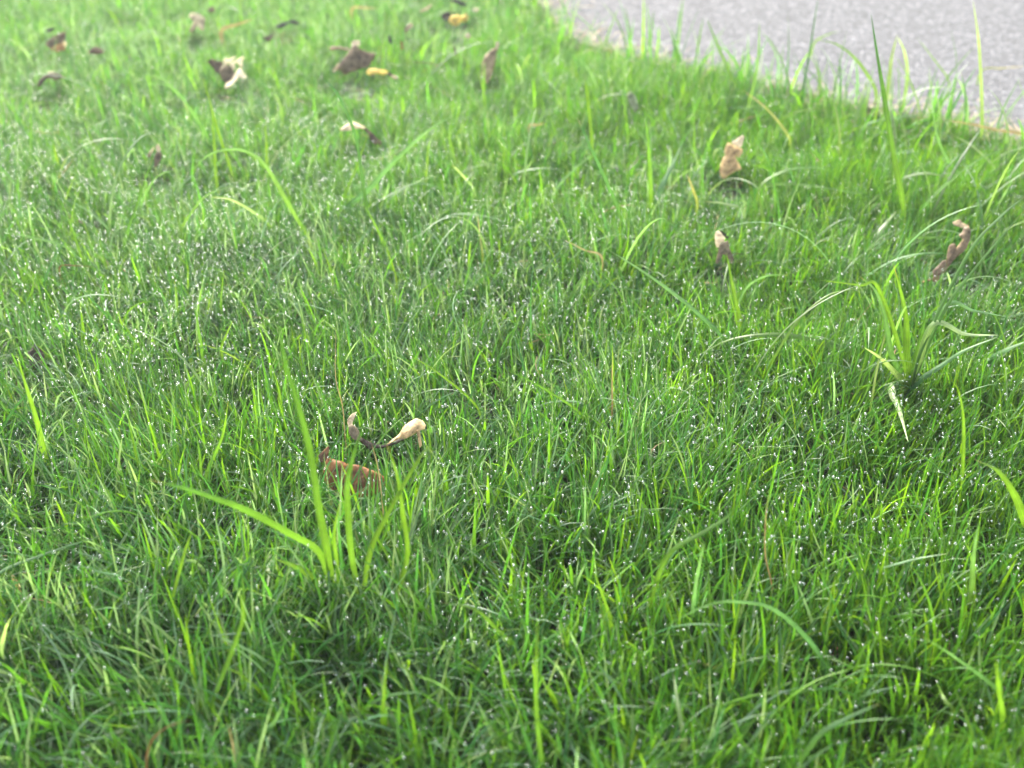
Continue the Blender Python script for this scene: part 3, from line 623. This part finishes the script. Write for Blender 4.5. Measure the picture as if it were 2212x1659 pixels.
TL = [
 ('large curled tan leaf with a dark brown shoulder', 'A', .03, [
  ([(350,560),(430,500),(560,470),(720,560),(860,540),(900,640),(820,820),(750,960),(640,900),(520,760),(440,660)], ('dk','br'), .1, -.12),
  ([(760,960),(850,800),(1000,660),(1150,700),(1280,900),(1290,1000),(1150,1200),(1000,1300),(950,1280),(860,1180),(800,1050)], ('br','gb'), .15, .1),
  ([(940,1430),(1000,1300),(1160,1120),(1300,980),(1400,820),(1480,780),(1560,880),(1700,1100),(1560,1130),(1450,1080),(1330,1210),(1240,1310),(1100,1420),(1000,1480)], 'pale', .65, .03, 'curled_edge'),
  ([(760,960),(820,800),(920,640),(880,530),(930,480),(1080,500),(1200,420),(1350,370),(1250,470),(1100,580),(980,680),(860,850)], ('cream','pale'), .5, .02, 'folded_strip'),
  ([(1100,600),(1200,560),(1400,480),(1560,400),(1620,430),(1540,560),(1570,750),(1480,760),(1400,620),(1280,600),(1300,750),(1250,860),(1180,740)], ('pale','cream'), .5, .02, 'torn_tip')]),
 ('largest brown leaf with a pale raised point, near the top centre', 'B', .03, [
  ([(340,960),(430,900),(530,700),(700,500),(800,330),(880,290),(1000,400),(1150,470),(1390,500),(1330,650),(1250,780),(1180,850),(1000,890),(800,960),(600,1040),(540,940),(440,910)], ('gb','br'), .12, .1),
  ([(740,490),(800,350),(780,260),(840,190),(980,200),(1000,300),(950,330),(890,290),(850,400),(800,490)], ('pink','pale'), .5, .03, 'raised_tip'),
  ([(320,960),(430,770),(500,740),(520,790),(440,900)], ('tan','pale'), .4, .02, 'curled_edge')]),
 ('narrow rusty leaf sticking out left of the largest brown leaf', 'B', .045, [([(220,380),(320,330),(500,350),(700,380),(740,440),(640,440),(500,400),(300,430)], ('rust','br'), .5, .05)]),
 ('yellow leaf strip right of the largest brown leaf', 'B', .045, [([(1150,980),(1200,890),(1350,880),(1650,930),(1700,1000),(1560,1040),(1400,1000),(1200,1040)], 'yel', .5, .05), ([(1640,1000),(1750,970),(1800,1040),(1720,1080)], 'dk', .4, .02, 'withered_tip')]),
 ('pale brown tip lying past the end of the yellow strip', 'B', .045, [([(1740,1060),(1840,1040),(1950,1110),(1880,1150),(1780,1110)], 'pink', .5, .05)]),
 ('greyish brown leaf with an orange underside at the far left', 'C', .03, [
  ([(330,640),(430,530),(560,430),(740,340),(840,300),(890,360),(880,500),(820,620),(700,600),(560,760),(470,770),(380,700)], ('gb','pur'), .2, .08),
  ([(480,770),(580,680),(780,600),(880,740),(860,800),(700,840),(560,840)], 'orng', .1, .05, 'underside'), ([(800,640),(850,570),(920,580),(920,660),(860,720)], 'cream', .5, .03, 'curled_edge')]),
 ('thin arched brown leaf at the left edge', 'C', .035, [([(120,1780),(150,1660),(220,1550),(330,1480),(480,1400),(560,1400),(700,1430),(900,1540),(780,1560),(600,1620),(480,1560),(380,1570),(300,1650),(200,1790)], ('dk','gb'), .3, .08), ([(380,1470),(430,1380),(560,1380),(560,1480),(480,1500)], 'pale', .5, .03)]),
 ('faint reddish brown leaf lying low in the top left', 'C', .035, [([(1480,880),(1600,740),(1700,700),(1850,770),(1950,850),(1800,920),(1600,900)], 'pur', .4, .05)]),
 ('small dark leaf scrap above the orange bottomed leaf', 'C', .035, [([(340,300),(400,220),(560,190),(600,230),(520,290),(420,320)], 'char', .3, .05)]),
 ('pinkish grey curled leaf with a dark brown tail left of centre', 'D', .025, [
  ([(1200,600),(1300,590),(1500,740),(1700,960),(1830,1060),(1760,1250),(1720,1150),(1600,1150),(1500,1100),(1430,1000),(1380,800),(1300,720)], ('dk','br'), .1, .08),
  ([(400,640),(640,470),(790,400),(940,400),(1100,480),(1280,580),(1300,640),(1100,600),(950,610),(880,640),(720,680),(460,690)], ('pale','pink'), .55, .06, 'curled_edge')]),
 ('tan orange lobed leaf standing right of centre', 'E', .02, [
  ([(760,900),(860,700),(1100,800),(1400,940),(1520,1000),(1540,1120),(1400,1360),(1200,1320),(1280,1500),(1400,1700),(1500,1900),(1200,2000),(900,2200),(700,2350),(560,2250),(500,2000),(520,1700),(640,1400),(740,1300),(700,1150)], ('tan','tan'), .3, .07),
  ([(1000,700),(1200,600),(1350,480),(1480,400),(1600,420),(1560,650),(1500,880),(1430,930),(1200,850)], ('pink','pale'), .45, .04, 'raised_tip'),
  ([(1290,1390),(1430,1180),(1540,1140),(1450,1260),(1340,1400)], 'pale', .5, .02, 'curled_edge')]),
 ('torn brown leaf with a pale left half right of centre', 'F', .015, [
  ([(600,220),(700,240),(860,340),(1000,480),(900,560),(800,450),(700,330)], 'dk', .1, .04),
  ([(600,760),(860,640),(980,620),(1000,900),(1080,1080),(1180,1300),(1100,1560),(980,1400),(850,1200),(700,1200),(620,1500),(480,1580),(460,1450),(540,1150),(560,950)], ('gb','gb'), .15, .06),
  ([(420,450),(440,260),(560,220),(700,340),(860,560),(840,650),(640,700),(560,900),(480,900),(440,700)], ('pink','pale'), .5, .06, 'curled_edge')]),
 ('long purple brown curled leaf near the right edge', 'G', .02, [
  ([(1040,330),(1160,300),(1200,400),(1190,600),(1100,800),(1000,900),(880,1000),(780,1100),(700,1220),(650,1150),(660,950),(700,750),(760,690),(850,700),(880,800),(960,700),(1010,600),(920,500),(1000,440)], ('pur','gb'), .2, .07),
  ([(640,1050),(700,1200),(600,1350),(500,1420),(420,1480),(350,1460),(340,1300),(450,1200),(560,1080)], ('pur','gb'), .3, .07),
  ([(780,220),(860,180),(950,140),(1010,220),(1110,270),(1160,320),(1100,350),(960,320),(850,290)], ('pur','pink'), .4, .05),
  ([(380,1450),(520,1430),(520,1480),(420,1560),(240,1520),(100,1580),(100,1540),(250,1490)], ('tan','pur'), .3, .02),
  ([(1140,260),(1165,300),(1135,450),(1010,650),(890,800),(710,985),(690,975),(870,790),(985,640),(1112,450),(1138,330)], 'tan', .2, .03, 'midrib')]),
 ('large rusty brown folded leaf sunk in the grass behind the coarse plant', 'H', .013, [
  ([(500,620),(560,530),(700,580),(880,620),(1020,680),(1250,700),(1500,800),(1700,870),(1880,1000),(1840,1150),(1650,1380),(1400,1400),(1150,1450),(860,1400),(640,1250),(480,1050),(440,850),(480,750)], ('rustd','rust'), .15, .08),
  ([(340,480),(450,380),(560,270),(590,300),(560,520),(500,620),(420,640),(380,600)], ('dk','rust'), .1, .06, 'folded_corner'),
  ([(560,520),(700,570),(880,610),(1020,670),(1250,690),(1500,790),(1700,860),(1690,885),(1500,820),(1250,720),(1010,700),(870,640),(700,600),(550,560)], 'rust', .3, .02, 'leaf_rim')]),
 ('pale pinkish crumpled leaf near the top left', 'I', .035, [([(140,270),(180,220),(320,240),(430,320),(410,400),(400,520),(330,500),(290,420),(260,480),(200,560),(150,530),(190,430),(230,370),(170,320)], ('pink','pale'), .4, .1)]),
 ('small greyish brown leaf scrap right of the pale pinkish leaf', 'I', .035, [([(450,180),(500,120),(560,110),(600,180),(550,230),(490,200)], 'gb', .3, .08)]),
 ('dark grey arched leaf in the top left lawn', 'I', .035, [([(1600,480),(1620,430),(1700,390),(1850,350),(1880,330),(1960,350),(2020,400),(1980,430),(1900,400),(1830,390),(1780,440),(1700,480)], 'char', .2, .08)]),
 ('dark broken leaf piece left of the dark grey arched leaf', 'I', .03, [([(1380,640),(1480,600),(1560,580),(1620,520),(1560,620),(1500,720),(1440,680)], ('gb','dk'), .3, .05)]),
 ('yellow crumpled leaf near the top centre', 'J', .035, [([(990,400),(1040,330),(1180,310),(1260,350),(1350,260),(1400,380),(1330,460),(1240,440),(1190,520),(1100,530),(1000,480)], ('yel','yel'), .4, .1)]),
 ('dark brown leaf touching the yellow crumpled leaf', 'J', .038, [([(820,330),(880,260),(1000,230),(1030,350),(990,430),(880,450)], 'dk', .3, .1)]),
 ('dark grey leaf at the top edge of the picture', 'J', .035, [([(980,20),(1080,-30),(1180,0),(1330,60),(1370,120),(1280,130),(1180,90),(1080,50)], 'char', .3, .08)]),
 ('pale tan leaf scrap left of the dark leaf at the top edge', 'J', .035, [([(380,260),(420,190),(500,170),(600,90),(640,110),(560,200),(450,250)], 'pink', .4, .08)]),
 ('small whitish leaf scrap right of the yellow crumpled leaf', 'J', .04, [([(1470,200),(1540,160),(1620,190),(1600,240),(1520,250)], 'pale', .5, .1)]),
 ('small pale round leaf scrap below the yellow crumpled leaf', 'J', .04, [([(1310,730),(1370,690),(1450,740),(1430,800),(1350,800)], 'pale', .4, .1)]),
 ('small pale pink scrap left of the round pale scrap', 'J', .035, [([(60,600),(160,490),(250,500),(220,560),(130,640),(80,720)], ('gb','pink'), .4, .08)]),
 ('small dark scrap right of the pale point of the largest brown leaf', 'B', .035, [([(1680,80),(1750,70),(1790,230),(1760,290),(1690,220)], 'char', .3, .05)]),
 ('small upright pinkish brown leaf in the left lawn', 'K', .02, [
  ([(860,840),(1080,850),(1150,1000),(1100,1250),(980,1400),(900,1600),(760,1650),(740,1300),(800,1000)], ('br','gb'), .1, .08),
  ([(840,640),(900,500),(990,450),(1050,600),(1100,730),(1000,840),(880,800)], ('pink','pale'), .4, .06, 'raised_tip'),
  ]),
 ('narrow pale leaf sliver left of the small upright pinkish leaf', 'K', .02, [([(400,1080),(440,950),(600,750),(770,560),(700,820),(600,1000),(580,1120),(480,1140)], ('gb','cream'), .4, .03)]),
 ('golden curled leaf with both ends turned up, above the rusty folded leaf', 'N', .035, [
  ([(1340,680),(1520,600),(1660,585),(1520,660),(1380,710),(1250,745),(1160,740),(1060,780),(980,700),(880,620),(930,580),(1100,660),(1250,700)], 'dk', .05, .04),
  ([(720,400),(790,370),(870,440),(935,590),(900,650),(850,620),(780,590),(730,510)], ('gb','gb'), .15, .06),
  ([(700,330),(720,260),(770,200),(855,165),(820,250),(785,340),(790,410),(725,430)], ('pink','pale'), .4, .03, 'raised_tip'),
  ([(1320,700),(1430,600),(1520,530),(1600,400),(1700,320),(1800,270),(1900,310),(1950,380),(1930,440),(1840,470),(1750,530),(1640,590),(1500,610)], ('gold','goldp'), .5, .2),
  ([(1570,500),(1650,410),(1760,355),(1840,390),(1790,440),(1680,500),(1580,560)], ('gold','gold'), .5, .25, 'dark_blotch'),
  ([(1800,450),(1850,450),(1890,700),(1850,740)], 'tan', .2, .01, 'stalk')]),
 ('long upright rusty brown leaf at the top centre', 'L', .02, [
  ([(820,440),(900,450),(860,600),(820,850),(760,1100),(700,1300),(580,1480),(500,1400),(430,1200),(430,900),(500,680),(620,560),(720,480)], ('pink','pur'), .15, .12),
  ([(820,300),(870,260),(940,300),(900,490),(830,500)], 'pale', .3, .05, 'raised_tip')]),
 ('dark brown leaf sunk in the grass at the left edge', 'M', .012, [([(380,560),(480,480),(620,250),(700,350),(850,480),(960,650),(960,800),(850,950),(760,1080),(650,1150),(480,1000),(400,800)], ('dk','dk'), .2, .05)]),
 ('pale grey green thin leaf half hidden below the road edge', 'P', .02, [([(1728,262),(1740,250),(1756,268),(1764,300),(1752,312),(1738,292)], 'grey', .3, .06)]),
 ('short dark brown upright piece near the road corner', 'P', .03, [([(1250,128),(1256,127),(1262,152),(1257,156),(1252,142)], 'dk', .1, .03)]),
 ('small rusty piece right of the long upright rusty leaf', 'P', .03, [([(1104,112),(1110,114),(1114,136),(1107,138)], 'rust', .1, .03)]),
]
for k_, (lab, zk, z0, pts) in enumerate(TL): traced_leaf(lab, zk, z0, pts, seed=k_)

# ------------------------------------------------------------------ misty air
bm = bmesh.new(); bmesh.ops.create_cube(bm, size=1)
for v in bm.verts: v.co = Vector((v.co.x * 130, v.co.y * 130, -1.0 if v.co.z < 0 else .75))
me = bpy.data.meshes.new('haze'); bm.to_mesh(me); bm.free(); hz = bpy.data.objects.new('haze', me); C.objects.link(hz)
m = bpy.data.materials.new('misty_air'); m.use_nodes = True; n = m.node_tree; n.nodes.remove(n.nodes['Principled BSDF'])
pv = n.nodes.new('ShaderNodeVolumePrincipled'); pv.inputs['Color'].default_value = (.95, 1, .96, 1); pv.inputs['Anisotropy'].default_value = .45; pv.inputs['Density'].default_value = HAZE
n.links.new(pv.outputs[0], n.nodes['Material Output'].inputs['Volume']); me.materials.append(m)
tag(hz, 'thin morning mist over the lawn', 'haze', None, 'stuff')
